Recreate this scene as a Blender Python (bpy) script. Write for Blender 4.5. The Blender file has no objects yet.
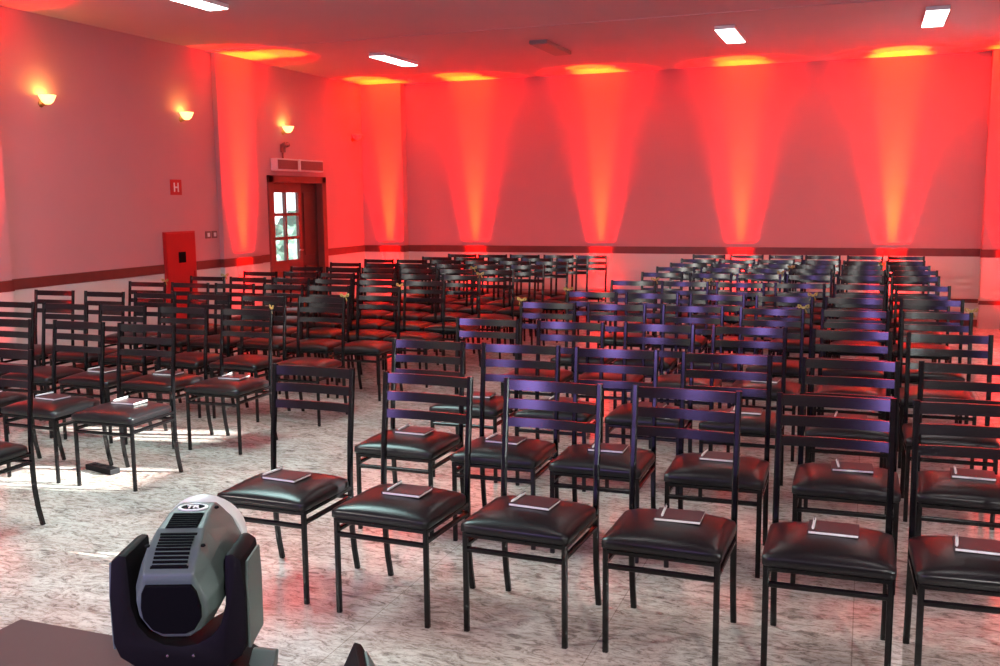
import bpy, bmesh, math, random
from mathutils import Vector, Matrix
random.seed(7)
S = bpy.context.scene
COL = S.collection
R = math.radians
PI = math.pi

# ------------------------------------------------------------------ helpers
def tag(o, label=None, cat=None, group=None, kind=None):
    if label: o['label'] = label
    if cat: o['category'] = cat
    if group: o['group'] = group
    if kind: o['kind'] = kind
    return o

def empty(name, loc=(0, 0, 0), rz=0):
    o = bpy.data.objects.new(name, None); COL.objects.link(o)
    o.empty_display_size = .1
    o.location = loc; o.rotation_euler = (0, 0, rz)
    return o

def obj(name, bm, mat, parent=None, smooth=False, loc=None, rot=None):
    me = bpy.data.meshes.new(name)
    bmesh.ops.recalc_face_normals(bm, faces=bm.faces[:])
    bm.to_mesh(me); bm.free()
    mats = mat if isinstance(mat, (list, tuple)) else [mat]
    for m in mats: me.materials.append(m)
    if smooth:
        for p in me.polygons: p.use_smooth = True
    o = bpy.data.objects.new(name, me); COL.objects.link(o)
    if parent: o.parent = parent
    if loc: o.location = loc
    if rot: o.rotation_euler = rot
    return o

def auto_smooth(o, ang=40):
    me = o.data
    bm = bmesh.new(); bm.from_mesh(me)
    for e in bm.edges:
        if len(e.link_faces) == 2 and e.calc_face_angle(0) > R(ang): e.smooth = False
    for f in bm.faces: f.smooth = True
    bm.to_mesh(me); bm.free()
    return o

def add_box(bm, x0, x1, y0, y1, z0, z1, bev=0, mi=0):
    t = bmesh.new()
    bmesh.ops.create_cube(t, size=1)
    for v in t.verts:
        v.co = Vector(((x0+x1)/2 + v.co.x*(x1-x0), (y0+y1)/2 + v.co.y*(y1-y0), (z0+z1)/2 + v.co.z*(z1-z0)))
    if bev:
        bmesh.ops.bevel(t, geom=t.edges[:], offset=bev, segments=2, affect='EDGES', profile=.6)
    for f in t.faces: f.material_index = mi
    merge(bm, t)

def merge(bm, t):
    me = bpy.data.meshes.new('tmp'); t.to_mesh(me); t.free()
    bm.from_mesh(me); bpy.data.meshes.remove(me)

def box(name, x0, x1, y0, y1, z0, z1, mat, parent=None, bev=0):
    bm = bmesh.new(); add_box(bm, x0, x1, y0, y1, z0, z1, bev)
    return obj(name, bm, mat, parent)

def add_tube(bm, pts, r, n=8, square=False, caps=True, flat=1.0):
    """sweep a round or square section along a polyline"""
    pts = [Vector(p) for p in pts]
    rings = []
    up0 = None
    for i, p in enumerate(pts):
        if i == 0: d = pts[1]-p
        elif i == len(pts)-1: d = p-pts[i-1]
        else: d = (pts[i+1]-p).normalized() + (p-pts[i-1]).normalized()
        d.normalize()
        ref = Vector((1, 0, 0)) if abs(d.x) < .9 else Vector((0, 1, 0))
        a = (ref - d*ref.dot(d)).normalized(); b = d.cross(a)
        ring = []
        if square:
            c = r*.42
            prof = [(r, -r+c), (r, r-c), (r-c, r), (-r+c, r), (-r, r-c), (-r, -r+c), (-r+c, -r), (r-c, -r)]
        else:
            prof = [(r*math.cos(2*PI*k/n), r*math.sin(2*PI*k/n)) for k in range(n)]
        for (u, w) in prof: ring.append(bm.verts.new(p + a*u + b*w*flat))
        rings.append(ring)
    m = len(rings[0])
    for i in range(len(rings)-1):
        for k in range(m):
            bm.faces.new((rings[i][k], rings[i][(k+1) % m], rings[i+1][(k+1) % m], rings[i+1][k]))
    if caps:
        bm.faces.new(rings[0][::-1]); bm.faces.new(rings[-1])

def add_lathe(bm, prof, n=24, cx=0, cy=0, a0=0, a1=2*PI):
    full = abs(a1-a0-2*PI) < 1e-4
    k = n if full else n+1
    rings = []
    for (r, z) in prof:
        if r < 1e-5: rings.append([bm.verts.new((cx, cy, z))])
        else: rings.append([bm.verts.new((cx+r*math.cos(a0+(a1-a0)*i/n), cy+r*math.sin(a0+(a1-a0)*i/n), z)) for i in range(k)])
    for A, B in zip(rings[:-1], rings[1:]):
        for i in range(n):
            j = (i+1) % k
            if len(A) == 1 and len(B) == 1: continue
            if len(A) == 1: bm.faces.new((A[0], B[i], B[j]))
            elif len(B) == 1: bm.faces.new((A[i], A[j], B[0]))
            else: bm.faces.new((A[i], A[j], B[j], B[i]))

def add_prism(bm, poly, y0, y1, bev=0):
    """poly: list of (x, z), extruded along y"""
    t = bmesh.new()
    a = [t.verts.new((x, y0, z)) for x, z in poly]
    b = [t.verts.new((x, y1, z)) for x, z in poly]
    n = len(poly)
    t.faces.new(a); t.faces.new(b[::-1])
    for i in range(n): t.faces.new((a[i], b[i], b[(i+1) % n], a[(i+1) % n]))
    bmesh.ops.recalc_face_normals(t, faces=t.faces[:])
    if bev:
        es = [e for e in t.edges if e.calc_face_angle(0) > R(25)]
        bmesh.ops.bevel(t, geom=es, offset=bev, segments=2, affect='EDGES', profile=.6)
    merge(bm, t)

def copy_tree(o, parent=None):
    c = o.copy(); COL.objects.link(c); c.parent = parent
    for ch in list(o.children): copy_tree(ch, c)
    return c

# ------------------------------------------------------------------ materials
def mat(name, color, rough=.5, metal=0, spec=.5, emit=None, estr=0, coat=0, bump=None, var=None):
    m = bpy.data.materials.new(name); m.use_nodes = True
    nt = m.node_tree; b = nt.nodes['Principled BSDF']
    b.inputs['Base Color'].default_value = (*color, 1)
    b.inputs['Roughness'].default_value = rough
    b.inputs['Metallic'].default_value = metal
    b.inputs['Specular IOR Level'].default_value = spec
    b.inputs['Coat Weight'].default_value = coat
    if emit:
        b.inputs['Emission Color'].default_value = (*emit, 1)
        b.inputs['Emission Strength'].default_value = estr
    tc = nt.nodes.new('ShaderNodeTexCoord')
    nz = nt.nodes.new('ShaderNodeTexNoise'); nz.inputs['Detail'].default_value = 4
    sc = (bump or var or (30, .05))[0]
    nz.inputs['Scale'].default_value = sc
    nt.links.new(tc.outputs['Object'], nz.inputs['Vector'])
    k = var[1] if var else .06
    mx = nt.nodes.new('ShaderNodeMix'); mx.data_type = 'RGBA'
    mx.inputs[6].default_value = (*[c*(1-k) for c in color], 1)
    mx.inputs[7].default_value = (*[min(1, c*(1+k)) for c in color], 1)
    nt.links.new(nz.outputs['Fac'], mx.inputs[0]); nt.links.new(mx.outputs[2], b.inputs['Base Color'])
    if bump:
        bp = nt.nodes.new('ShaderNodeBump'); bp.inputs['Strength'].default_value = bump[1]; bp.inputs['Distance'].default_value = .004
        nt.links.new(nz.outputs['Fac'], bp.inputs['Height']); nt.links.new(bp.outputs['Normal'], b.inputs['Normal'])
    return m

M = {}
def wall_mat():
    # two-tone paint: dusty pink above the chair rail, cream below it
    m = mat('wall_paint', (.58, .265, .275), .75, spec=.2, var=(3, .03))
    nt = m.node_tree; b = nt.nodes['Principled BSDF']
    g = nt.nodes.new('ShaderNodeNewGeometry'); sp = nt.nodes.new('ShaderNodeSeparateXYZ'); gt = nt.nodes.new('ShaderNodeMath'); gt.operation = 'GREATER_THAN'
    gt.inputs[1].default_value = .935
    nt.links.new(g.outputs['Position'], sp.inputs[0]); nt.links.new(sp.outputs[2], gt.inputs[0])
    up = b.inputs['Base Color'].links[0].from_socket
    mx = nt.nodes.new('ShaderNodeMix'); mx.data_type = 'RGBA'; mx.inputs[6].default_value = (.66, .60, .56, 1)
    nt.links.new(gt.outputs[0], mx.inputs[0]); nt.links.new(up, mx.inputs[7]); nt.links.new(mx.outputs[2], b.inputs['Base Color'])
    return m
M['wall'] = wall_mat()
M['ceil'] = mat('ceiling_paint', (.56, .40, .42), .8, spec=.2, var=(2, .03))
M['rail'] = mat('rail_wood', (.15, .03, .024), .45, var=(12, .25))
M['frame'] = mat('black_tube_paint', (.003, .0025, .003), .22, spec=.4)
M['slat'] = mat('dark_varnished_wood', (.004, .003, .004), .22, spec=.6, var=(25, .3))
M['leather'] = mat('black_leatherette', (.006, .005, .006), .30, spec=.45, bump=(160, .08))
M['cover'] = mat('notebook_cover', (.05, .018, .022), .4)
M['paper'] = mat('paper', (.8, .78, .74), .7)
M['pen'] = mat('pen_plastic', (.8, .78, .77), .3)
M['pen_dark'] = mat('pen_clip', (.1, .1, .11), .3)
M['ribbon'] = mat('yellow_ribbon', (.45, .31, .08), .4)
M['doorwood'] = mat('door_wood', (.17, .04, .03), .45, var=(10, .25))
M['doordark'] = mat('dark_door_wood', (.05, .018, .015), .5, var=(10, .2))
M['redpaint'] = mat('red_enamel', (.5, .012, .012), .4)
M['blackpl'] = mat('black_plastic', (.007, .006, .007), .6, spec=.12, bump=(220, .08))
M['greypl'] = mat('charcoal_plastic', (.095, .13, .12), .42, bump=(260, .06))
M['rearpl'] = mat('black_matte_plastic', (.004, .004, .005), .7, spec=.08)
M['white'] = mat('white_plastic', (.8, .79, .77), .4)
M['lensrim'] = mat('pale_rim', (.75, .77, .75), .35)
M['chrome'] = mat('screw_steel', (.7, .7, .7), .25, metal=1)
M['carpet'] = mat('stage_vinyl', (.115, .05, .048), .65, spec=.2, var=(6, .08))
M['stagewood'] = mat('stage_side', (.06, .045, .04), .6)
M['ac'] = mat('air_curtain_grille', (.22, .08, .075), .5)
M['acframe'] = mat('air_curtain_case', (.7, .66, .65), .5)
M['ground'] = mat('pale_paving', (.55, .55, .53), .8)
M['leaf'] = mat('shrub_green', (.07, .12, .09), .7, var=(8, .4))
M['glow'] = mat('tube_diffuser', (.9, .9, .9), .5, emit=(1, .97, .95), estr=11)
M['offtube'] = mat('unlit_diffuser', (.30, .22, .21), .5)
M['bowl'] = mat('sconce_glass', (.9, .85, .7), .35, emit=(1, .66, .22), estr=2.2)
M['bowloff'] = mat('unlit_sconce_glass', (.45, .3, .28), .35)
M['brass'] = mat('brass', (.5, .33, .12), .35, metal=.8)
M['redlens'] = mat('red_led_lens', (.4, .02, .01), .3, emit=(1, .03, .01), estr=5)

def glass_mat():
    m = bpy.data.materials.new('clear_pane'); m.use_nodes = True
    nt = m.node_tree; nt.nodes.clear()
    o = nt.nodes.new('ShaderNodeOutputMaterial'); mx = nt.nodes.new('ShaderNodeMixShader')
    t = nt.nodes.new('ShaderNodeBsdfTransparent'); g = nt.nodes.new('ShaderNodeBsdfGlossy')
    t.inputs[0].default_value = (.93, .97, .97, 1); g.inputs['Roughness'].default_value = .03
    mx.inputs[0].default_value = .06
    nt.links.new(t.outputs[0], mx.inputs[1]); nt.links.new(g.outputs[0], mx.inputs[2]); nt.links.new(mx.outputs[0], o.inputs[0])
    return m
M['glass'] = glass_mat()
def frosted_mat():
    m = bpy.data.materials.new('frosted_pane'); m.use_nodes = True
    nt = m.node_tree; nt.nodes.clear()
    o = nt.nodes.new('ShaderNodeOutputMaterial'); t = nt.nodes.new('ShaderNodeBsdfTranslucent'); t.inputs[0].default_value = (.88, .95, .95, 1)
    nt.links.new(t.outputs[0], o.inputs[0]); return m
M['frosted'] = frosted_mat()

def granite():
    m = bpy.data.materials.new('polished_granite'); m.use_nodes = True
    nt = m.node_tree; b = nt.nodes['Principled BSDF']; N = nt.nodes.new; L = nt.links.new
    tc = N('ShaderNodeTexCoord')
    mp = N('ShaderNodeMapping'); mp.inputs['Rotation'].default_value = (0, 0, R(24)); mp.inputs['Scale'].default_value = (1.2, 3.0, 1)
    L(tc.outputs['Object'], mp.inputs['Vector'])
    def noise(scale, detail=6, rough=.65, dist=0, src=mp):
        n = N('ShaderNodeTexNoise'); n.inputs['Scale'].default_value = scale; n.inputs['Detail'].default_value = detail
        n.inputs['Roughness'].default_value = rough; n.inputs['Distortion'].default_value = dist
        L(src.outputs[0] if src is mp else src, n.inputs['Vector']); return n
    def ramp(n, stops):
        r = N('ShaderNodeValToRGB'); L(n.outputs['Fac'], r.inputs[0])
        while len(r.color_ramp.elements) < len(stops): r.color_ramp.elements.new(.5)
        for e, (p, c) in zip(r.color_ramp.elements, stops): e.position = p; e.color = (*c, 1)
        return r
    base = ramp(noise(2.2, 5, .6, .5), [(.3, (.60, .55, .51)), (.5, (.76, .71, .66)), (.72, (.86, .82, .77))])
    fl = ramp(noise(7.5, 9, .74, 1.8), [(.39, (.22, .17, .155)), (.46, (.66, .60, .56)), (.56, (1, 1, 1))])
    fl2 = ramp(noise(34, 6, .7, .8), [(.36, (.32, .27, .25)), (.46, (1, 1, 1)), (.9, (1, 1, 1))])
    patch = ramp(noise(.9, 3, .5, .4), [(.35, (.80, .70, .68)), (.6, (1, 1, 1))])
    def mul(a, c, f):
        x = N('ShaderNodeMix'); x.data_type = 'RGBA'; x.blend_type = 'MULTIPLY'; x.inputs[0].default_value = f
        L(a, x.inputs[6]); L(c, x.inputs[7]); return x.outputs[2]
    c = mul(base.outputs[0], fl.outputs[0], .8)
    c = mul(c, fl2.outputs[0], .6)
    c = mul(c, patch.outputs[0], .7)
    # slab joints
    br = N('ShaderNodeTexBrick'); br.offset = 0
    br.inputs['Scale'].default_value = 1; br.inputs['Brick Width'].default_value = .9; br.inputs['Row Height'].default_value = .9
    br.inputs['Mortar Size'].default_value = .0022; br.inputs['Mortar Smooth'].default_value = 0
    br.inputs['Color1'].default_value = br.inputs['Color2'].default_value = (1, 1, 1, 1); br.inputs['Mortar'].default_value = (.55, .5, .47, 1)
    L(tc.outputs['Object'], br.inputs['Vector'])
    c = mul(c, br.outputs['Color'], .8)
    L(c, b.inputs['Base Color'])
    b.inputs['Roughness'].default_value = .17
    b.inputs['Specular IOR Level'].default_value = .45
    return m
M['granite'] = granite()

# ------------------------------------------------------------------ the room
XL, XR, YB, YF = -7.27, 1.97, 13.73, -2.6
ZN, ZF, YS = 3.40, 3.392, 9.83          # near and far ceiling heights, where they step
T = .16
def struct(name, bm, m): return tag(obj(name, bm, m), kind='structure')
def sbox(name, *a, bev=0):
    o = box(name, *a, bev=bev); return tag(o, kind='structure')

sbox('floor', XL-T, XR+T, YF-T, YB+T, -.12, 0, M['granite'])
bm = bmesh.new()
add_box(bm, XL-T, XR+T, YF-T, YS, ZN, ZN+.15); add_box(bm, XL-T, XR+T, YS, YB+T, ZF, ZN+.15)
struct('ceiling', bm, M['ceil'])
sbox('wall_back', XL-T, XR+T, YB, YB+T, 0, ZN, M['wall'])
sbox('wall_front', XL-T, XR+T, YF-T, YF, 0, ZN, M['wall'])
DY0, DY1, DZ = 11.06, 12.34, 1.94
bm = bmesh.new()
add_box(bm, XL-T, XL, YF, DY0, 0, ZN); add_box(bm, XL-T, XL, DY1, YB, 0, ZN); add_box(bm, XL-T, XL, DY0, DY1, DZ, ZN)
struct('wall_left', bm, M['wall'])
WIN = [(1.9, 2.6), (4.35, 4.7), (5.55, 6.15), (6.75, 7.2), (11.15, 11.5)]  # unseen openings, added and sized for the sunlight they let in
WSILL, WHEAD = [.05, 1.52, 1.95, 2.03, .15], [2.0, 1.9, 2.62, 2.62, 2.35]
WZ0, WZ1 = .05, 2.62
bm = bmesh.new()
add_box(bm, XR, XR+T, YF, YB, 0, WZ0); add_box(bm, XR, XR+T, YF, YB, WZ1, ZN)
ys = [YF] + [v for w in WIN for v in w] + [YB]
for i in range(0, len(ys), 2): add_box(bm, XR, XR+T, ys[i], ys[i+1], WZ0, WZ1)
for (a, b), z0, z1 in zip(WIN, WSILL, WHEAD):
    if z0 > WZ0: add_box(bm, XR, XR+T, a, b, WZ0, z0)
    if z1 < WZ1: add_box(bm, XR, XR+T, a, b, z1, WZ1)
struct('wall_right', bm, M['wall'])
for i, (a, b) in enumerate(WIN):
    WZ0, WZ1 = WSILL[i], WHEAD[i]
    bm = bmesh.new()
    for (y0, y1, z0, z1) in ((a, b, WZ0, WZ0+.04), (a, b, WZ1-.04, WZ1), (a, a+.04, WZ0, WZ1), (b-.04, b, WZ0, WZ1)):
        add_box(bm, XR+.05, XR+.11, y0, y1, z0, z1)
    w = struct('added_window_%d' % (i+1), bm, M['white'])
    obj('pane', (lambda q: (add_box(q, XR+.077, XR+.083, a+.04, b-.04, WZ0+.04, WZ1-.04), q)[1])(bmesh.new()), M['frosted'] if i in (0, 4) else M['glass'], w)  # the two frosted panes are added bright sources for glints on the chairs
# pilasters
PD = .14
sbox('wall_pilaster', XL, XL+.06, 9.93, 10.70, 0, ZF, M['wall'])
sbox('wall_pilaster', XL, XL+.1, 5.95, 6.74, 0, ZN, M['wall'])
sbox('wall_pilaster', XL, -6.60, YB-.16, YB, 0, ZF, M['wall'])
sbox('wall_pilaster', 1.33, XR, YB-.2, YB, 0, ZF, M['wall'])
# chair rail (dado) on the walls
R0, R1, RT = .885, .985, .008
bm = bmesh.new()
def rail_x(x0, x1, y): add_box(bm, x0, x1, y-RT, y, R0, R1, .004)
def rail_y(y0, y1, x): add_box(bm, x, x+RT, y0, y1, R0, R1, .004)
rail_y(YF, 5.95, XL); rail_y(5.93, 6.76, XL+.1); rail_y(6.74, 9.93, XL); rail_y(9.91, 10.72, XL+.06); rail_y(10.70, DY0-.09, XL); rail_y(DY1+.09, YB-.16, XL)
add_box(bm, XL, XL+.108, 6.74, 6.748, R0, R1); add_box(bm, XL, XL+.068, 10.70, 10.708, R0, R1)
add_box(bm, XL, XL+.068, 9.922, 9.93, R0, R1)
struct('trim_1', bm, M['rail'])
bm = bmesh.new()
rail_x(-6.60, 1.33, YB); rail_x(XL, -6.58, YB-.16); rail_x(1.31, XR, YB-.2)
add_box(bm, -6.60, -6.592, YB-.168, YB, R0, R1); add_box(bm, 1.322, 1.33, YB-.208, YB, R0, R1)
struct('trim_2', bm, M['rail'])
bm = bmesh.new()
add_box(bm, -6.60, 1.33, YB-.015, YB, .30, .35); add_box(bm, 1.315, XR, YB-.215, YB-.2, .30, .35)
struct('trim_3', bm, M['rail'])
bm = bmesh.new(); add_box(bm, -6.6, 1.33, YB-.02, YB, 0, .09); struct('baseboard_back', bm, M['rail'])
bm = bmesh.new(); add_box(bm, XL, XL+.02, 6.74, 9.93, 0, .09); add_box(bm, XL, XL+.02, 10.70, DY0-.09, 0, .09); add_box(bm, XL, XL+.02, DY1+.09, YB-.16, 0, .09)
struct('baseboard_left', bm, M['rail'])

# door in the left wall: frame, glazed leaf with six panes, plain darker leaf
bm = bmesh.new()
for (y0, y1, z0, z1) in ((DY0-.08, DY0+.03, 0, DZ+.06), (DY1-.03, DY1+.08, 0, DZ+.06), (DY0-.08, DY1+.08, DZ-.03, DZ+.06)):
    add_box(bm, XL-T-.01, XL+.03, y0, y1, z0, z1, .006)
door = struct('door_1', bm, M['doorwood'])
ly0, ly1, lx0, lx1 = DY0+.03, 11.86, XL-.09, XL-.045
gy = [ly0+.10, (ly0+ly1)/2-.018, (ly0+ly1)/2+.018, ly1-.075]
gz = [.88, 1.155, 1.195, 1.47, 1.51, 1.78]
bm = bmesh.new()
add_box(bm, lx0, lx1, ly0, ly1, .01, gz[0]); add_box(bm, lx0, lx1, ly0, ly1, gz[5], DZ-.03)
add_box(bm, lx0, lx1, ly0, gy[0], gz[0], gz[5]); add_box(bm, lx0, lx1, gy[3], ly1, gz[0], gz[5]); add_box(bm, lx0, lx1, gy[1], gy[2], gz[0], gz[5])
for k in (1, 3):
    add_box(bm, lx0, lx1, gy[0], gy[1], gz[k], gz[k+1]); add_box(bm, lx0, lx1, gy[2], gy[3], gz[k], gz[k+1])
add_box(bm, lx1, lx1+.012, ly0+.09, ly1-.09, .14, .74, .008)
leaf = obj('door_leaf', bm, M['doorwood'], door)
bm = bmesh.new()
for (a, b) in ((gy[0], gy[1]), (gy[2], gy[3])):
    for k in (0, 2, 4): add_box(bm, lx0+.02, lx0+.025, a, b, gz[k], gz[k+1])
obj('pane', bm, M['glass'], leaf)
bm = bmesh.new()
add_box(bm, XL-.12, XL-.07, ly1+.005, DY1-.03, .01, DZ-.03)
for (z0, z1) in ((.14, .78), (.92, 1.78)): add_box(bm, XL-.07, XL-.058, ly1+.08, DY1-.11, z0, z1, .008)
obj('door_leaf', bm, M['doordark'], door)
bm = bmesh.new(); add_tube(bm, [(XL-.045, ly1-.04, 1.0), (XL-.005, ly1-.04, 1.0), (XL+.0, ly1-.07, 1.0), (XL+.0, ly1-.15, 1.0)], .009)
obj('door_handle', bm, M['chrome'], door, True)

# outside, seen through the panes
sbox('ground', -22, XL-T, 4, 26, -.2, -.05, M['ground'])
for i, (x, y, s, lab) in enumerate(((-11.5, 17.7, .75, 'rounded green shrub outside behind the lower panes of the door'), (-13.4, 22.3, .95, 'taller green shrub further outside behind the door panes'))):
    bm = bmesh.new(); bmesh.ops.create_icosphere(bm, subdivisions=4, radius=s)
    for v in bm.verts:
        n = v.co.normalized()
        v.co = n*s*(1+.13*math.sin(9*n.x+i)*math.sin(8*n.y)*math.sin(11*n.z+2)+random.uniform(-.06, .06)); v.co.z = v.co.z*.85+s*.8
    sh = empty('shrub', (x, y, -.05)); tag(sh, lab, 'shrub')
    obj('foliage', bm, M['leaf'], sh)
    bm = bmesh.new(); add_tube(bm, [(0, 0, 0), (.02, 0, s*.4)], .05); obj('stem', bm, M['doordark'], sh)

# ------------------------------------------------------------------ wall fittings
# twin air curtain above the door
ac = empty('air_curtain', (XL, 11.72, 2.06)); tag(ac, 'two-section air curtain unit with pale edges above the wooden door', 'air curtain')
for (a, b) in ((-.64, -.13), (-.09, .52)):
    bm = bmesh.new()
    add_box(bm, 0, .10, a, b, 0, .16, .012)
    ca = obj('casing', bm, M['acframe'], ac)
    bm = bmesh.new()
    add_box(bm, .095, .106, a+.02, b-.02, .02, .14, .004)
    for k in range(5): add_box(bm, .104, .111, a+.03, b-.03, .03+k*.023, .04+k*.023)
    obj('grille', bm, M['ac'], ca)
# emergency lamp above it
em = empty('emergency_lamp', (XL, 11.35, 2.30)); tag(em, 'small dark emergency lamp on a bracket above the air curtain', 'emergency light')
bm = bmesh.new(); add_box(bm, 0, .05, -.03, .03, 0, .11, .01); add_box(bm, .01, .03, -.008, .008, -.085, .0); obj('housing', bm, M['ac'], em)
for s in (-1, 1):
    bm = bmesh.new(); add_lathe(bm, [(0, 0), (.026, 0), (.035, .045), (0, .045)], 14)
    obj('lamp_head', bm, M['ac'], em, True, loc=(.045, s*.045, .09), rot=(R(s*25), R(70), 0))
# fire hose cabinet
fc = empty('fire_hose_cabinet', (XL, 9.175, .33)); tag(fc, 'tall red fire hose cabinet with black square on the wall', 'fire hose cabinet')
bm = bmesh.new(); add_box(bm, 0, .03, -.265, .265, 0, 1.01, .006); obj('casing', bm, M['redpaint'], fc)
bm = bmesh.new(); add_box(bm, .03, .04, -.25, .25, .015, .995, .005); dr = obj('door', bm, M['redpaint'], fc)
bm = bmesh.new(); add_box(bm, .04, .044, -.055, .065, .66, .78); obj('viewing_window', bm, M['rearpl'], dr)
bm = bmesh.new(); add_box(bm, .04, .055, .2, .22, .45, .56, .004); obj('handle', bm, M['redpaint'], dr)
# hydrant sign: red plate, pale border and an H
sg = empty('fire_hydrant_sign', (XL, 9.18, 1.745)); tag(sg, 'small square red sign with a pale H on the wall', 'sign')
bm = bmesh.new(); add_box(bm, 0, .008, -.095, .095, 0, .17, .002); obj('plate', bm, M['redpaint'], sg)
bm = bmesh.new()
for (y0, y1, z0, z1) in ((-.042, -.022, .035, .135), (.022, .042, .035, .135), (-.022, .022, .077, .093)): add_box(bm, .008, .0105, y0, y1, z0, z1)
obj('lettering', bm, M['white'], sg)
# switch plates
sw = empty('switch_plate', (XL, 9.77, 1.24)); tag(sw, 'double light switch plate between red cabinet and red pillar', 'light switch')
for k in (-.06, .06):
    bm = bmesh.new(); add_box(bm, 0, .012, k-.048, k+.048, 0, .085, .004); pl = obj('plate', bm, M['ac'], sw)
    bm = bmesh.new(); add_box(bm, .012, .02, k-.02, k+.02, .02, .065, .003); obj('rocker', bm, M['acframe'], pl)
# wall sconces
def sconce(y, z, lit, lab):
    t = empty('wall_sconce', (XL, y, z)); t.scale = (.72, .72, .72); tag(t, lab, 'wall lamp', 'sconces along the door wall')
    bm = bmesh.new(); add_lathe(bm, [(0, 0), (.045, 0), (.045, .012), (.02, .02), (0, .02)], 20); obj('backplate', bm, M['brass'], t, True, loc=(0, 0, -.05), rot=(0, R(90), 0))
    bm = bmesh.new(); add_tube(bm, [(.01, 0, -.05), (.06, 0, -.075), (.1, 0, -.06)], .008); obj('arm', bm, M['brass'], t, True)
    bm = bmesh.new(); add_lathe(bm, [(0, -.065), (.035, -.06), (.07, -.03), (.095, .02), (.108, .055), (.102, .055), (.088, .02), (.063, -.025), (.03, -.052), (0, -.056)], 24)
    obj('glass_bowl', bm, M['bowl'] if lit else M['bowloff'], t, True, loc=(.115, 0, 0))
    if lit:
        bm = bmesh.new(); add_lathe(bm, [(0, -.04), (.02, -.035), (.027, -.01), (.018, .015), (0, .02)], 12)
        bl = obj('bulb', bm, M['bulb'], t, True, loc=(.115, 0, 0))
        ld = bpy.data.lights.new('sconce_lamp', 'POINT'); ld.energy = lit; ld.color = (1, .6, .08); ld.shadow_soft_size = .02
        lo = bpy.data.objects.new('bulb_light', ld); COL.objects.link(lo); lo.parent = t; lo.location = (.105, 0, .06)
M['bulb'] = mat('bulb_glow', (1, .9, .7), .5, emit=(1, .8, .4), estr=12)
sconce(7.32, 2.62, 3, 'lit glass bowl sconce nearest the stage on the door wall')
sconce(9.33, 2.62, 1.6, 'lit glass bowl sconce above the small red sign')
sconce(11.40, 2.60, 1.6, 'lit glass bowl sconce above the door')
sconce(13.28, 2.60, 0, 'unlit dark sconce between the door and the corner pillar')

# ceiling fluorescent boxes
def ceiling_light(x, y, lit, lab, zc):
    t = empty('ceiling_light', (x, y, zc)); tag(t, lab, 'ceiling light', 'ceiling light boxes')
    bm = bmesh.new()
    add_box(bm, -.105, .105, -.47, .47, -.04, 0, .006)
    obj('housing', bm, M['white'] if lit else M['offtube'], t)
    bm = bmesh.new(); add_box(bm, -.098, .098, -.462, .462, -.046, -.038, .003); obj('diffuser', bm, M['glow'] if lit else M['offtube'], t)
ceiling_light(-5.52, 11.2, 1, 'lit white ceiling light box nearest the corner pillar', ZF)
ceiling_light(-3.48, 11.1, 0, 'unlit dark ceiling light box between two lit ones', ZF)
ceiling_light(-1.45, 11.0, 1, 'lit white ceiling light box above the third wall beam', ZF)
ceiling_light(.53, 10.75, 1, 'lit white ceiling light box nearest the fourth wall beam', ZF)
ceiling_light(-5.5, 7.2, 1, 'lit white ceiling light box cut by the top of the picture', ZN)
for k, (x, y) in enumerate(((-3.5, 7.3), (-1.5, 7.3), (.45, 7.3), (-5.5, 3.6), (-3.5, 3.6), (-1.5, 3.6), (.45, 3.6))):  # further boxes added out of view to light the hall
    t = copy_tree(bpy.data.objects['ceiling_light']); t.location = (x, y, ZN)
    t['label'] = 'lit white ceiling light box added over the front rows, unseen above the view'
# black ceiling speaker at the far corner
sp = empty('ceiling_speaker', (1.52, 12.9, ZF)); tag(sp, 'small black ceiling speaker in the corner by the red pillar', 'speaker')
bm = bmesh.new(); add_box(bm, -.02, .02, -.02, .02, -.05, 0); obj('bracket', bm, M['blackpl'], sp)
bm = bmesh.new(); add_box(bm, -.09, .09, -.08, .08, -.24, -.05, .015); bo = obj('cabinet', bm, M['blackpl'], sp)
bm = bmesh.new(); add_box(bm, -.078, .078, -.088, -.08, -.228, -.062, .004); obj('grille', bm, M['rearpl'], bo)

# ------------------------------------------------------------------ red LED uplights on the floor
def uplight(x, y, nx, ny, lab, power=1.0):
    """x, y on the wall face; nx, ny points into the room"""
    D = .108
    t = empty('led_uplight', (x+nx*D, y+ny*D, 0)); tag(t, lab, 'uplight', 'red uplights along the walls')
    bm = bmesh.new(); add_lathe(bm, [(0, .02), (.07, .02), (.085, .05), (.085, .15), (.078, .15), (.074, .135), (0, .135)], 24); bo = obj('body', bm, M['blackpl'], t, True)
    auto_smooth(bo)
    bm = bmesh.new(); add_lathe(bm, [(0, .138), (.072, .138), (.072, .134), (0, .134)], 24); obj('lens', bm, M['redlens'], t)
    bm = bmesh.new()
    add_tube(bm, [(-.095, 0, .1), (-.095, 0, .006), (.095, 0, .006), (.095, 0, .1)], .006, square=True)
    obj('bracket', bm, M['blackpl'], t)
    for nm, half, blend, pw, colr, tl in (('beam', 16.5, .85, UP, (1, .001, .0005), .5), ('beam_core', 8, .9, CORE, (1, .13, .004), .5), ('beam_ceiling_core', 6.5, .45, CORE*.4, (1, .16, .006), 8.5), ('beam_skirt', 62, 1, SKIRT, (1, .004, .004), 2)):
        ld = bpy.data.lights.new('uplight_'+nm, 'SPOT'); ld.energy = pw*power; ld.color = colr
        ld.spot_size = R(2*half); ld.spot_blend = blend; ld.shadow_soft_size = .02
        lo = bpy.data.objects.new(nm, ld); COL.objects.link(lo); lo.parent = t; lo.location = (0, 0, .16)
        tilt = R(tl)
        dirv = Vector((nx*math.sin(tilt), ny*math.sin(tilt), math.cos(tilt)))
        lo.rotation_euler = dirv.to_track_quat('-Z', 'Y').to_euler()
UP, CORE, SKIRT = 4200, 5200, 70

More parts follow.
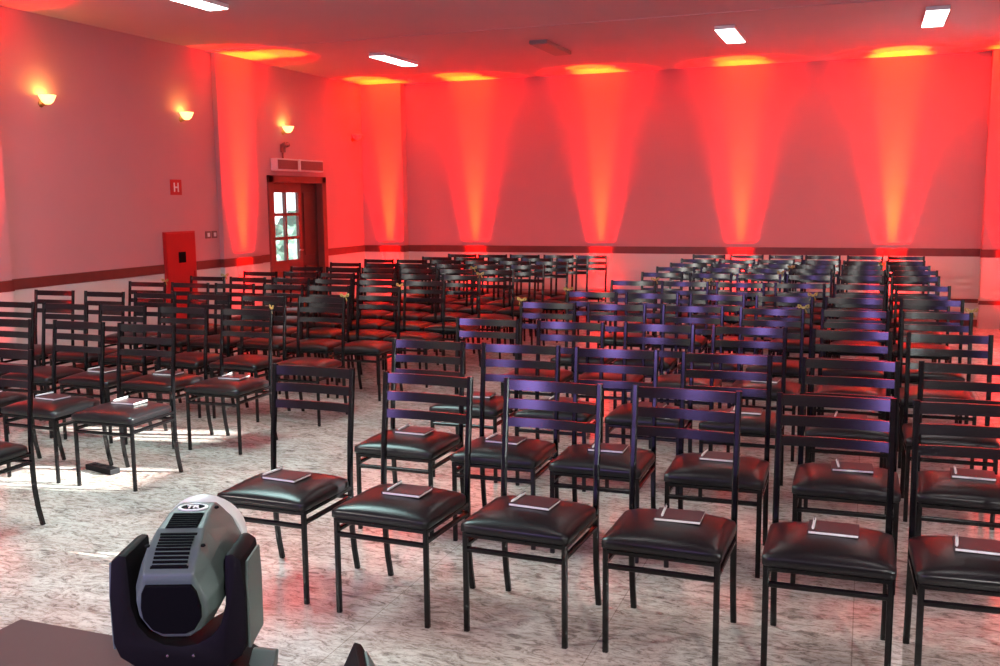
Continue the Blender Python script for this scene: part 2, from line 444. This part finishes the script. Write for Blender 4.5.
uplight(-5.49, YB, 0, -1, 'red floor uplight below the wall beam next to the corner pillar')
uplight(-3.57, YB, 0, -1, 'red floor uplight below the second wall beam from the corner')
uplight(-1.62, YB, 0, -1, 'red floor uplight below the third wall beam from the corner')
uplight(.29, YB, 0, -1, 'red floor uplight below the brightest wall beam', 1.6)
uplight(-6.83, YB-.16, 0, -1, 'red floor uplight at the foot of the corner pillar')
uplight(1.66, YB-.2, 0, -1, 'red floor uplight at the foot of the pillar opposite the door', 1.2)
uplight(XL+.06, 10.33, 1, 0, 'red floor uplight at the pillar between cabinet and door')
uplight(XL+.1, 6.35, 1, 0, 'red floor uplight at the pillar nearest the stage', .9)

# ------------------------------------------------------------------ the chair
def rear_path(s):
    P = [(.425, 0), (.402, .10), (.388, .20), (.384, .30), (.384, .45), (.394, .60), (.413, .75), (.431, .92)]
    return [(s*.2, y, z) for y, z in P]
def make_chair():
    c = empty('banquet_chair')
    # seat cushion, domed
    bm = bmesh.new(); nx, ny = 16, 16
    def corner(u, v):
        # rounded footprint: front corners tight, rear corners generous
        r = .26 if v > 0 else .07
        a, b = abs(u), abs(v); e = 2.2
        if a > 1-r and b > 1-r:
            p, q = (a-(1-r))/r, (b-(1-r))/r
            m = max(p, q); l = math.hypot(p, q)
            if l > 0: p, q = p*m/l, q*m/l
            a, b = 1-r+p*r, 1-r+q*r
        return math.copysign(a, u), math.copysign(b, v)
    grid = []
    for j in range(ny+1):
        row = []
        for i in range(nx+1):
            u, v = -1+2*i/nx, -1+2*j/ny
            U, V = corner(u, v)
            h = (1-abs(u)**2.6)*(1-abs(v)**2.6)
            row.append(bm.verts.new((U*.214, .178+V*.196, .433+.036*h**.6)))
        grid.append(row)
    for j in range(ny):
        for i in range(nx): bm.faces.new((grid[j][i], grid[j][i+1], grid[j+1][i+1], grid[j+1][i]))
    rim = grid[0][:] + [grid[j][nx] for j in range(1, ny+1)] + grid[ny][-2::-1] + [grid[j][0] for j in range(ny-1, 0, -1)]
    prev = rim
    for (k, z) in ((1.012, .425), (1.012, .405), (.985, .398)):
        cur = [bm.verts.new(((v.co.x)*k, .178+(v.co.y-.178)*k, z)) for v in rim]
        for i in range(len(rim)):
            j = (i+1) % len(rim); bm.faces.new((prev[i], cur[i], cur[j], prev[j]))
        prev = cur
    bm.faces.new(prev)
    obj('seat', bm, M['leather'], c, True)
    bm = bmesh.new()
    add_tube(bm, [(-.2, 0, .388), (.2, 0, .388)], .010, square=True); add_tube(bm, [(-.2, .37, .388), (.2, .37, .388)], .010, square=True)
    for s in (-1, 1): add_tube(bm, [(s*.2, 0, .388), (s*.2, .384, .388)], .010, square=True)
    obj('seat_frame', bm, M['frame'], c)
    for s in (-1, 1):
        bm = bmesh.new(); add_tube(bm, [(s*.2, 0, 0), (s*.2, 0, .398)], .0105, square=True); obj('leg', bm, M['frame'], c)
    for s in (-1, 1):
        bm = bmesh.new(); add_tube(bm, rear_path(s), .0115, square=True)
        obj('leg', bm, M['frame'], c)
    bm = bmesh.new(); add_tube(bm, [(-.2, 0, .330), (.2, 0, .330)], .0095, square=True); obj('stretcher', bm, M['frame'], c)
    for s in (-1, 1):
        bm = bmesh.new(); add_tube(bm, [(s*.2, 0, .345), (s*.2, .384, .345)], .0095, square=True); obj('stretcher', bm, M['frame'], c)
    bm = bmesh.new(); add_tube(bm, [(-.2, .384, .345), (.2, .384, .345)], .0095, square=True); obj('stretcher', bm, M['frame'], c)
    def yz(z): return .413+(z-.75)/.17*.018
    for (z0, z1) in ((.872, .914), (.797, .836), (.722, .759)):
        bm = bmesh.new(); n = 14; secs = []
        for i in range(n+1):
            x = -.192+.384*i/n; q = 1-(x/.192)**2; sag = .020*q; drop = .002*q
            sec = []
            for (dy, z) in ((-.006, z0), (.006, z0), (.006, z1), (-.006, z1)):
                sec.append(bm.verts.new((x, yz(z)+dy+sag, z-drop)))
            secs.append(sec)
        for A, B in zip(secs[:-1], secs[1:]):
            for k in range(4): bm.faces.new((A[k], A[(k+1) % 4], B[(k+1) % 4], B[k]))
        bm.faces.new(secs[0]); bm.faces.new(secs[-1][::-1])
        auto_smooth(obj('back_slat', bm, M['slat'], c))
    return c
chair0 = make_chair()
ORD = ['first', 'second', 'third', 'fourth', 'fifth', 'sixth', 'seventh', 'eighth', 'ninth', 'tenth', 'eleventh', 'twelfth']

def make_notebook():
    t = empty('notebook')
    bm = bmesh.new(); add_box(bm, -.083, .083, -.061, .061, .002, .0105); obj('pages', bm, M['paper'], t)
    bm = bmesh.new()
    add_box(bm, -.085, .085, -.063, .063, .0105, .0128, .0008); add_box(bm, -.085, .085, -.063, .063, 0, .002, .0006); add_box(bm, -.0865, -.083, -.063, .063, 0, .0128, .0006)
    obj('cover', bm, M['cover'], t)
    return t
def make_pen():
    t = empty('pen')
    bm = bmesh.new(); add_lathe(bm, [(0, -.064), (.0015, -.064), (.0045, -.053), (.0052, -.046), (.0052, .054), (.004, .061), (0, .063)], 10)
    obj('barrel', bm, M['pen'], t, True, rot=(R(-90), 0, 0))
    bm = bmesh.new(); add_box(bm, -.0015, .0015, .025, .066, .005, .0075); obj('clip', bm, M['pen_dark'], t)
    return t
nb0, pen0 = make_notebook(), make_pen()
def make_ribbon():
    t = empty('ribbon_bow')
    bm = bmesh.new(); bmesh.ops.create_icosphere(bm, subdivisions=2, radius=.014); obj('knot', bm, M['ribbon'], t, True)
    for s in (-1, 1):
        bm = bmesh.new(); P = []
        for k in range(13):
            a = k/12*2*PI
            P.append((s*(.012+.042*(1-math.cos(a))/2), -.006, .026*math.sin(a)*(1-math.cos(a))/2+.02*(1-math.cos(a))/2))
        add_tube(bm, P, .009, 6, flat=.3); obj('loop', bm, M['ribbon'], t, True)
        bm = bmesh.new(); add_tube(bm, [(0, -.01, 0), (s*.02, -.014, -.03), (s*.034, -.012, -.06)], .009, 6, flat=.3); obj('tail', bm, M['ribbon'], t, True)
    return t
rib0 = make_ribbon()

used = dict(c=False, n=False, p=False, r=False)
def inst(key, proto):
    if not used[key]:
        used[key] = True; return proto
    return copy_tree(proto)

def put_chair(x, y, rz, row, seat, blk, note):
    o = inst('c', chair0)
    o.location = (x, y, 0); o.rotation_euler = (0, 0, rz)
    where = 'door-side block' if blk == 'L' else 'block away from door'
    tag(o, 'black ladder-back chair, %s row, %s seat from the aisle, %s' % (ORD[row], ORD[seat], where), 'chair', 'audience chairs')
    if note:
        q = (row*7+seat*3) % 5
        n = inst('n', nb0)
        c, s = math.cos(rz), math.sin(rz)
        lx, ly = .012+.006*(q-2), .205+.008*((q*2) % 5-2)
        n.location = (x+lx*c-ly*s, y+lx*s+ly*c, .4692); n.rotation_euler = (0, 0, rz+R(-2+1.6*q-2))
        w2 = 'door-side block' if blk == 'L' else 'block away from door'
        tag(n, 'dark notebook on the %s-row chair, %s seat from aisle, %s' % (ORD[row], ORD[seat], w2), 'notebook', 'notebooks on the seats')
        p = inst('p', pen0)
        px, py = lx-.068+.004*(q-2), ly+.006
        p.location = (x+px*c-py*s, y+px*s+py*c, .4692+.0128+.0054); p.rotation_euler = (0, 0, rz+R(-7+3*q))
        tag(p, 'white pen lying on notebook, %s-row chair, %s seat from aisle, %s' % (ORD[row], ORD[seat], w2), 'pen', 'pens on the notebooks')
def put_ribbon(x, y, rz, side, row, seat, blk):
    r = inst('r', rib0); c, s = math.cos(rz), math.sin(rz)
    lx, ly = side*.2, .44
    r.location = (x+lx*c-ly*s, y+lx*s+ly*c, .928); r.scale = (.62, .62, .62)
    r.rotation_euler = (0, 0, rz+R(random.uniform(-40, 40)))
    w2 = 'door-side block' if blk == 'L' else 'block away from door'
    tag(r, 'yellow ribbon bow on the back of %s-row chair, %s from aisle, %s' % (ORD[row], ORD[seat], w2), 'ribbon', 'yellow ribbon bows')

# block away from the door: x of every seat, front-leg y of the row
rightX = [
    [-2.326, -1.756, -1.200, -.650, -.087, .405],
    [-2.17, -1.64, -1.14, -.60, -.05, .44],
    [-2.20, -1.665, -1.15, -.605, -.07, .425],
]
rightY = [3.37, 4.27, 5.29, 6.34, 7.19, 8.35, 9.38, 10.18, 10.88, 11.67, 12.62]
rightA = [-.014, -.044, -.043, -.024, .008, .042]
row1dy = [.01, -.03, -.025, -.02, 0, .005]
ribR = {(3, 0): -1, (4, 0): -1, (5, 0): 1, (5, 1): 1, (4, 3): -1, (7, 3): -1, (4, 3): 1, (3, 3): 1, (8, 4): 1, (3, 5): 1, (6, 2): 1}
for r, y in enumerate(rightY):
    if r < 3: xs = rightX[r]
    else:
        k = min(1, (r-2)/4)
        a = -2.2+k*.27
        xs = [a+(.43-a)*i/5 for i in range(6)]
    for i, x in enumerate(xs):
        if r == 0: rz, xx, yy = rightA[i], x, y+row1dy[i]
        else:
            rz = random.gauss(0, .02); xx = x+random.uniform(-.012, .012)*(r > 1); yy = y+random.uniform(-.03, .03)
        note = r < 2 or (r == 2 and i < 5) or (r == 3 and i == 3)
        put_chair(xx, yy, rz, r, i, 'R', note)
        if (r, i) in ribR: put_ribbon(xx, yy, rz, ribR[(r, i)], r, i, 'R')
# door-side block: seat 0 is on the aisle
leftY = [3.39, 4.45, 5.36, 6.25, 7.22, 7.88, 8.62, 9.38, 10.17, 10.88, 11.5, 12.2]
left1 = [-4.17, -4.125, -4.04, -3.97, -3.97, -3.84, -3.78, -3.70, -3.62, -3.55, -3.47, -3.40]
left6 = [-6.92, -6.92, -6.66, -6.57, -6.39, -6.25, -6.10, -6.02, -5.94, -5.86, -5.33, -5.26]
leftN = [1, 3, 5, 6, 6, 6, 6, 6, 6, 6, 5, 5]
ribL = {(2, 0): 1, (3, 0): 1, (4, 0): 1, (6, 0): 1, (4, 5): 1, (5, 5): 1, (7, 1): 1}
for r, y in enumerate(leftY):
    nseat = 6 if r < 10 else 5
    for i in range(leftN[r]):
        x = left1[r]+(left6[r]-left1[r])*i/(nseat-1)
        rz = random.gauss(0, .02 if r < 5 else .008); yy = y+random.uniform(-.03, .03)-.012*i*(2 <= r < 5)
        if i == 0: yy = y
        note = (r in (1, 2) and i < 3)
        put_chair(x, yy, rz, r, i, 'L', note)
        if (r, i) in ribL: put_ribbon(x, yy, rz, ribL[(r, i)], r, i, 'L')

# black cable box lying on the floor beside the aisle chair of the door-side block
cb = empty('cable_box', (-4.42, 4.74, 0), R(-14)); tag(cb, 'flat black cable box lying on the floor under the aisle chair', 'cable box')
bm = bmesh.new(); add_box(bm, -.13, .13, -.035, .035, 0, .035, .005); bo = obj('case', bm, M['blackpl'], cb)
bm = bmesh.new()
for k in range(3): add_lathe(bm, [(0, .037), (.018, .037), (.02, .034), (0, .034)], 14, cx=-.075+k*.075)
obj('socket', bm, M['rearpl'], cb)

# ------------------------------------------------------------------ stage riser
st = empty('stage_riser', (0, 0, 0)); tag(st, 'low stage platform with smooth brown top under the moving-head light', 'stage')
SX0, SX1, SY1, SZ = -1.97, 1.7, 1.80, .615
bm = bmesh.new(); add_box(bm, SX0, SX1, YF+.1, SY1, SZ-.03, SZ, .004); obj('deck', bm, M['carpet'], st)
bm = bmesh.new(); add_box(bm, SX0+.02, SX1-.02, YF+.12, SY1-.02, 0, SZ-.03); obj('skirt', bm, M['stagewood'], st)

# ------------------------------------------------------------------ moving-head light
mh = empty('moving_head_light', (-1.29, 1.60, SZ), R(21)); mh.scale = (.745, .8, .86); tag(mh, 'dark grey moving-head stage light with oval badge on the stage edge', 'stage light')
# base: chamfered box with sloping cheeks
bm = bmesh.new()
def ring(z, a, b, ch):
    return [bm.verts.new(p) for p in ((-a+ch, -b, z), (a-ch, -b, z), (a, -b+ch, z), (a, b-ch, z), (a-ch, b, z), (-a+ch, b, z), (-a, b-ch, z), (-a, -b+ch, z))]
secs = [ring(.008, .165, .145, .03), ring(.055, .178, .155, .03), ring(.085, .165, .148, .035), ring(.10, .125, .12, .04)]
bm.faces.new(secs[0][::-1]); bm.faces.new(secs[-1])
for A, B in zip(secs[:-1], secs[1:]):
    for k in range(8): bm.faces.new((A[k], A[(k+1) % 8], B[(k+1) % 8], B[k]))
base = obj('base', bm, M['blackpl'], mh)
bv = base.modifiers.new('soft_edge', 'BEVEL'); bv.width = .006; bv.segments = 2
for (x, y) in ((-.13, -.11), (.13, -.11), (-.13, .11), (.13, .11)):
    bm = bmesh.new(); add_lathe(bm, [(0, 0), (.016, 0), (.018, .01), (0, .01)], 12, cx=x, cy=y); obj('rubber_foot', bm, M['rearpl'], base)
bm = bmesh.new()
add_prism(bm, [(-.06, -.025), (.06, -.025), (.075, .01), (.05, .028), (-.06, .024)], -.035, .035, .006)
obj('handle', bm, M['greypl'], base, loc=(.187, .02, .062), rot=(R(6), R(-20), R(90)))
for x in (-.03, .0, .035):
    bm = bmesh.new(); add_lathe(bm, [(0, 0), (.005, 0), (.004, .003), (0, .004)], 10); obj('indicator', bm, M['chrome'], base, loc=(x, -.158, .05), rot=(R(90), 0, 0))
bm = bmesh.new(); add_lathe(bm, [(0, .098), (.1, .098), (.1, .118), (0, .118)], 28); obj('turntable', bm, M['rearpl'], mh)
# yoke: one U-shaped casting
U = [(-.112, .118), (.112, .118), (.165, .150), (.180, .185), (.183, .30), (.174, .386), (.150, .400), (.130, .398), (.127, .33), (.125, .275)]
for k in range(1, 8):
    a = PI*k/8
    U.append((.119*math.cos(a), .262-.085*math.sin(a)))
U += [(-.125, .275), (-.127, .33), (-.130, .398), (-.150, .400), (-.174, .386), (-.183, .30), (-.180, .185), (-.165, .150)]
bm = bmesh.new(); add_prism(bm, U, -.085, .085, .010)
yk = auto_smooth(obj('yoke', bm, M['blackpl'], mh), 30)
for s in (-1, 1):
    bm = bmesh.new(); add_prism(bm, [(-.07, .165), (.07, .165), (.075, .30), (.062, .375), (-.062, .375), (-.075, .30)], -.004, .004, .003)
    obj('side_cover', bm, M['greypl'], yk, loc=(s*.183, 0, 0), rot=(0, 0, R(90)))
for x in (-.035, .035):
    bm = bmesh.new(); add_lathe(bm, [(0, 0), (.0045, 0), (.0035, .003), (0, .0035)], 10); obj('screw', bm, M['chrome'], yk, loc=(x, -.085, .155), rot=(R(90), 0, 0))
# head: lofted shell, axis along local +y (lens end), pivot at z .335
hd_pivot = (0, 0, .325)
bm = bmesh.new()
def hsec(y, w, top, bot, tw, cz=0):
    # twelve-sided casing section: flat narrow top deck, sloping shoulders, round belly
    P = [(-tw, top), (tw, top), (w*.80, top*.62), (w, top*.12), (w*.97, -bot*.35), (w*.72, -bot*.78), (w*.38, -bot), (-w*.38, -bot), (-w*.72, -bot*.78), (-w*.97, -bot*.35), (-w, top*.12), (-w*.80, top*.62)]
    return [bm.verts.new((x, y, z+cz)) for x, z in P]
HS = [hsec(-.135, .072, .070, .078, .052, -.002), hsec(-.130, .080, .082, .088, .058), hsec(-.07, .099, .112, .102, .060), hsec(0, .104, .124, .104, .054), hsec(.08, .104, .122, .104, .048), hsec(.14, .100, .110, .102, .044), hsec(.165, .096, .102, .098, .042)]
bm.faces.new(HS[0]); bm.faces.new(HS[-1][::-1])
for A, B in zip(HS[:-1], HS[1:]):
    for k in range(12): bm.faces.new((A[k], A[(k+1) % 12], B[(k+1) % 12], B[k]))
TILT = R(13)
head = obj('head', bm, M['greypl'], mh, loc=hd_pivot, rot=(TILT, 0, 0)); head.scale = (1.16, 1, 1)
bv = head.modifiers.new('soft_edge', 'BEVEL'); bv.width = .005; bv.segments = 2; bv.limit_method = 'ANGLE'; bv.angle_limit = R(12)
# rear panel (matte black)
bm = bmesh.new()
add_prism(bm, [(-.052, .058), (.052, .058), (.062, .038), (.068, .0), (.066, -.03), (.048, -.06), (.026, -.071), (-.026, -.071), (-.048, -.06), (-.066, -.03), (-.068, 0), (-.062, .038)], -.143, -.133, .003)
obj('rear_panel', bm, M['rearpl'], head)
# pale lens rim and lens
bm = bmesh.new()
add_lathe(bm, [(.086, 0), (.101, 0), (.104, .015), (.100, .045), (.088, .048), (.084, .02)], 36)
auto_smooth(obj('lens_rim', bm, M['lensrim'], head, loc=(0, .158, .002), rot=(R(-90), 0, 0)))
bm = bmesh.new(); add_lathe(bm, [(.086, .01), (.06, .028), (.03, .037), (0, .04)], 30); obj('lens', bm, M['blackpl'], head, True, loc=(0, .158, .002), rot=(R(-90), 0, 0))
# top deck vents: slanted louvres set on the deck
def deck_z(y):
    pts = [(-.13, .082), (-.07, .112), (0, .124), (.08, .122), (.14, .110)]
    for (a, za), (b, zb) in zip(pts[:-1], pts[1:]):
        if y <= b: return za+(zb-za)*(y-a)/(b-a)
    return .11
def vent(y0, y1, w, n):
    bm = bmesh.new()
    def slab(a, b, ww, lo, hi):
        vs = []
        for (y, z) in ((a, lo), (b, lo), (b, hi), (a, hi)):
            vs.append([bm.verts.new((sx*ww, y, deck_z(y)+z)) for sx in (-1, 1)])
        for k in range(4):
            A, B = vs[k], vs[(k+1) % 4]; bm.faces.new((A[0], A[1], B[1], B[0]))
        bm.faces.new([v[0] for v in vs]); bm.faces.new([v[1] for v in vs][::-1])
    slab(y0, y1, w, -.004, .0012)
    st_ = (y1-y0)/n
    for k in range(n): slab(y0+st_*(k+.15), y0+st_*(k+.6), w*.92, .0012, .004)
    obj('vent_grille', bm, M['rearpl'], head)
vent(-.118, -.018, .043, 10)
vent(.0, .072, .037, 7)
for (x, y) in ((-.062, -.06), (.065, -.06), (.055, .115)):
    bm = bmesh.new(); add_lathe(bm, [(0, 0), (.006, 0), (.005, .003), (0, .0035)], 10); obj('screw', bm, M['rearpl'], head, loc=(x, y, deck_z(y)-.002))
# oval badge: white ring, dark field, white letters
bm = bmesh.new(); add_lathe(bm, [(.023, 0), (.029, 0), (.029, .003), (.023, .003)], 32)
for f in bm.faces: pass
bgz = deck_z(.108)+.001
bd = obj('badge', bm, M['white'], head, loc=(0, .108, bgz), rot=(R(-9), 0, 0)); bd.scale = (1.25, .8, 1)
bm = bmesh.new(); add_lathe(bm, [(0, .0015), (.0235, .0015), (.0235, 0), (0, 0)], 32)
bf = obj('badge_field', bm, M['rearpl'], head, loc=(0, .108, bgz), rot=(R(-9), 0, 0)); bf.scale = (1.25, .8, 1)
fc_ = bpy.data.curves.new('badge_text', 'FONT'); fc_.body = 'TR'; fc_.size = .026; fc_.align_x = 'CENTER'; fc_.align_y = 'CENTER'; fc_.extrude = .0012; fc_.offset = .0006
tmp = bpy.data.objects.new('tmp_text', fc_); COL.objects.link(tmp)
bpy.context.view_layer.update()
tme = bpy.data.meshes.new_from_object(tmp.evaluated_get(bpy.context.evaluated_depsgraph_get()))
bpy.data.objects.remove(tmp)
tme.materials.clear(); tme.materials.append(M['white'])
bl = bpy.data.objects.new('badge_lettering', tme); COL.objects.link(bl); bl.parent = head; bl.location = (0, .108, bgz+.0025); bl.rotation_euler = (R(-9), 0, 0)

# corner of a floor monitor at the stage edge
wm = empty('stage_monitor', (-.895, 1.60, SZ), R(33)); tag(wm, 'black wedge stage monitor, only its corner showing at the picture bottom', 'speaker')
bm = bmesh.new()
add_prism(bm, [(-.06, 0), (.075, 0), (.014, .122), (.0, .128)], -.28, .14, .004); bo = obj('cabinet', bm, M['blackpl'], wm)
bm = bmesh.new(); add_prism(bm, [(.066, .02), (.070, .022), (.024, .114), (.019, .112)], -.26, .12); obj('grille', bm, M['greypl'], wm)

# ------------------------------------------------------------------ light
W = bpy.data.worlds.new('sky'); S.world = W; W.use_nodes = True
bgn = W.node_tree.nodes['Background']; bgn.inputs[0].default_value = (.86, .94, 1, 1); bgn.inputs[1].default_value = 2.6
sd = bpy.data.lights.new('sun', 'SUN'); sd.energy = 40; sd.angle = R(.6); sd.color = (1, .98, .94)
so = bpy.data.objects.new('sun', sd); COL.objects.link(so)
el, az = R(18), R(11)
d = Vector((-math.cos(el)*math.cos(az), -math.cos(el)*math.sin(az), -math.sin(el)))
so.rotation_euler = d.to_track_quat('-Z', 'Y').to_euler(); so.location = (6, 6, 5)

def area(name, loc, target, sx, sy, power, col):
    l = bpy.data.lights.new(name, 'AREA'); l.shape = 'RECTANGLE'; l.size = sx; l.size_y = sy; l.energy = power; l.color = col
    o = bpy.data.objects.new(name, l); COL.objects.link(o); o.location = loc
    o.rotation_euler = (Vector(target)-Vector(loc)).to_track_quat('-Z', 'Y').to_euler()
    return o
area('purple_fill', (-2.5, -2.4, 1.55), (-2, 5, 1.2), 1.0, 1.7, 125, (.46, .30, 1))  # unseen lamp added to put purple highlights on the chair slats
def fill_spot(loc, target, deg, power, col):  # unseen fill lamps, added to brighten the floor around the front rows
    l = bpy.data.lights.new('fill_spot', 'SPOT'); l.energy = power; l.color = col; l.spot_size = R(deg); l.spot_blend = .8; l.shadow_soft_size = .12
    o = bpy.data.objects.new('fill_spot', l); COL.objects.link(o); o.location = loc
    o.rotation_euler = (Vector(target)-Vector(loc)).to_track_quat('-Z', 'Y').to_euler()
area('teal_fill', (-3.9, 4.3, 3.33), (-3.7, 4.2, 0), 1.5, 1.1, 120, (.66, 1, .98))  # unseen overhead lamp added for teal highlights on the front seats
fill_spot((-6.6, -1.6, 3.2), (-2.6, 3.6, 0), 75, 900, (1, .96, .88))
fill_spot((1.7, -1.6, 3.2), (-1.2, 3.2, 0), 75, 520, (1, .97, .92))

# ------------------------------------------------------------------ camera
cd = bpy.data.cameras.new('camera'); cam = bpy.data.objects.new('camera', cd); COL.objects.link(cam); S.camera = cam
F, PITCH, ROLL, YAW, H = 986.64, .13374, -.01037, .35686, 1.6494
cd.sensor_fit = 'HORIZONTAL'; cd.sensor_width = 36; cd.lens = F*36/1000
cd.clip_start = .05; cd.clip_end = 100
sy_, cy_, sp_, cp_ = math.sin(YAW), math.cos(YAW), math.sin(PITCH), math.cos(PITCH)
fw = Vector((-sy_*cp_, cy_*cp_, -sp_)); rt = Vector((cy_, sy_, 0)); up = rt.cross(fw)
rr = rt*math.cos(ROLL)+up*math.sin(ROLL); uu = -rt*math.sin(ROLL)+up*math.cos(ROLL)
# image-roll convention: positive ROLL turns the picture clockwise
rr, uu = rt*math.cos(ROLL)+up*math.sin(ROLL), up*math.cos(ROLL)-rt*math.sin(ROLL)
Mx = Matrix((rr, uu, -fw)).transposed().to_4x4(); Mx.translation = (0, 0, H)
cam.matrix_world = Mx

S.view_settings.view_transform = 'Standard'; S.view_settings.look = 'None'
S.view_settings.exposure = 0; S.view_settings.gamma = 1; S.view_settings.use_curve_mapping = False
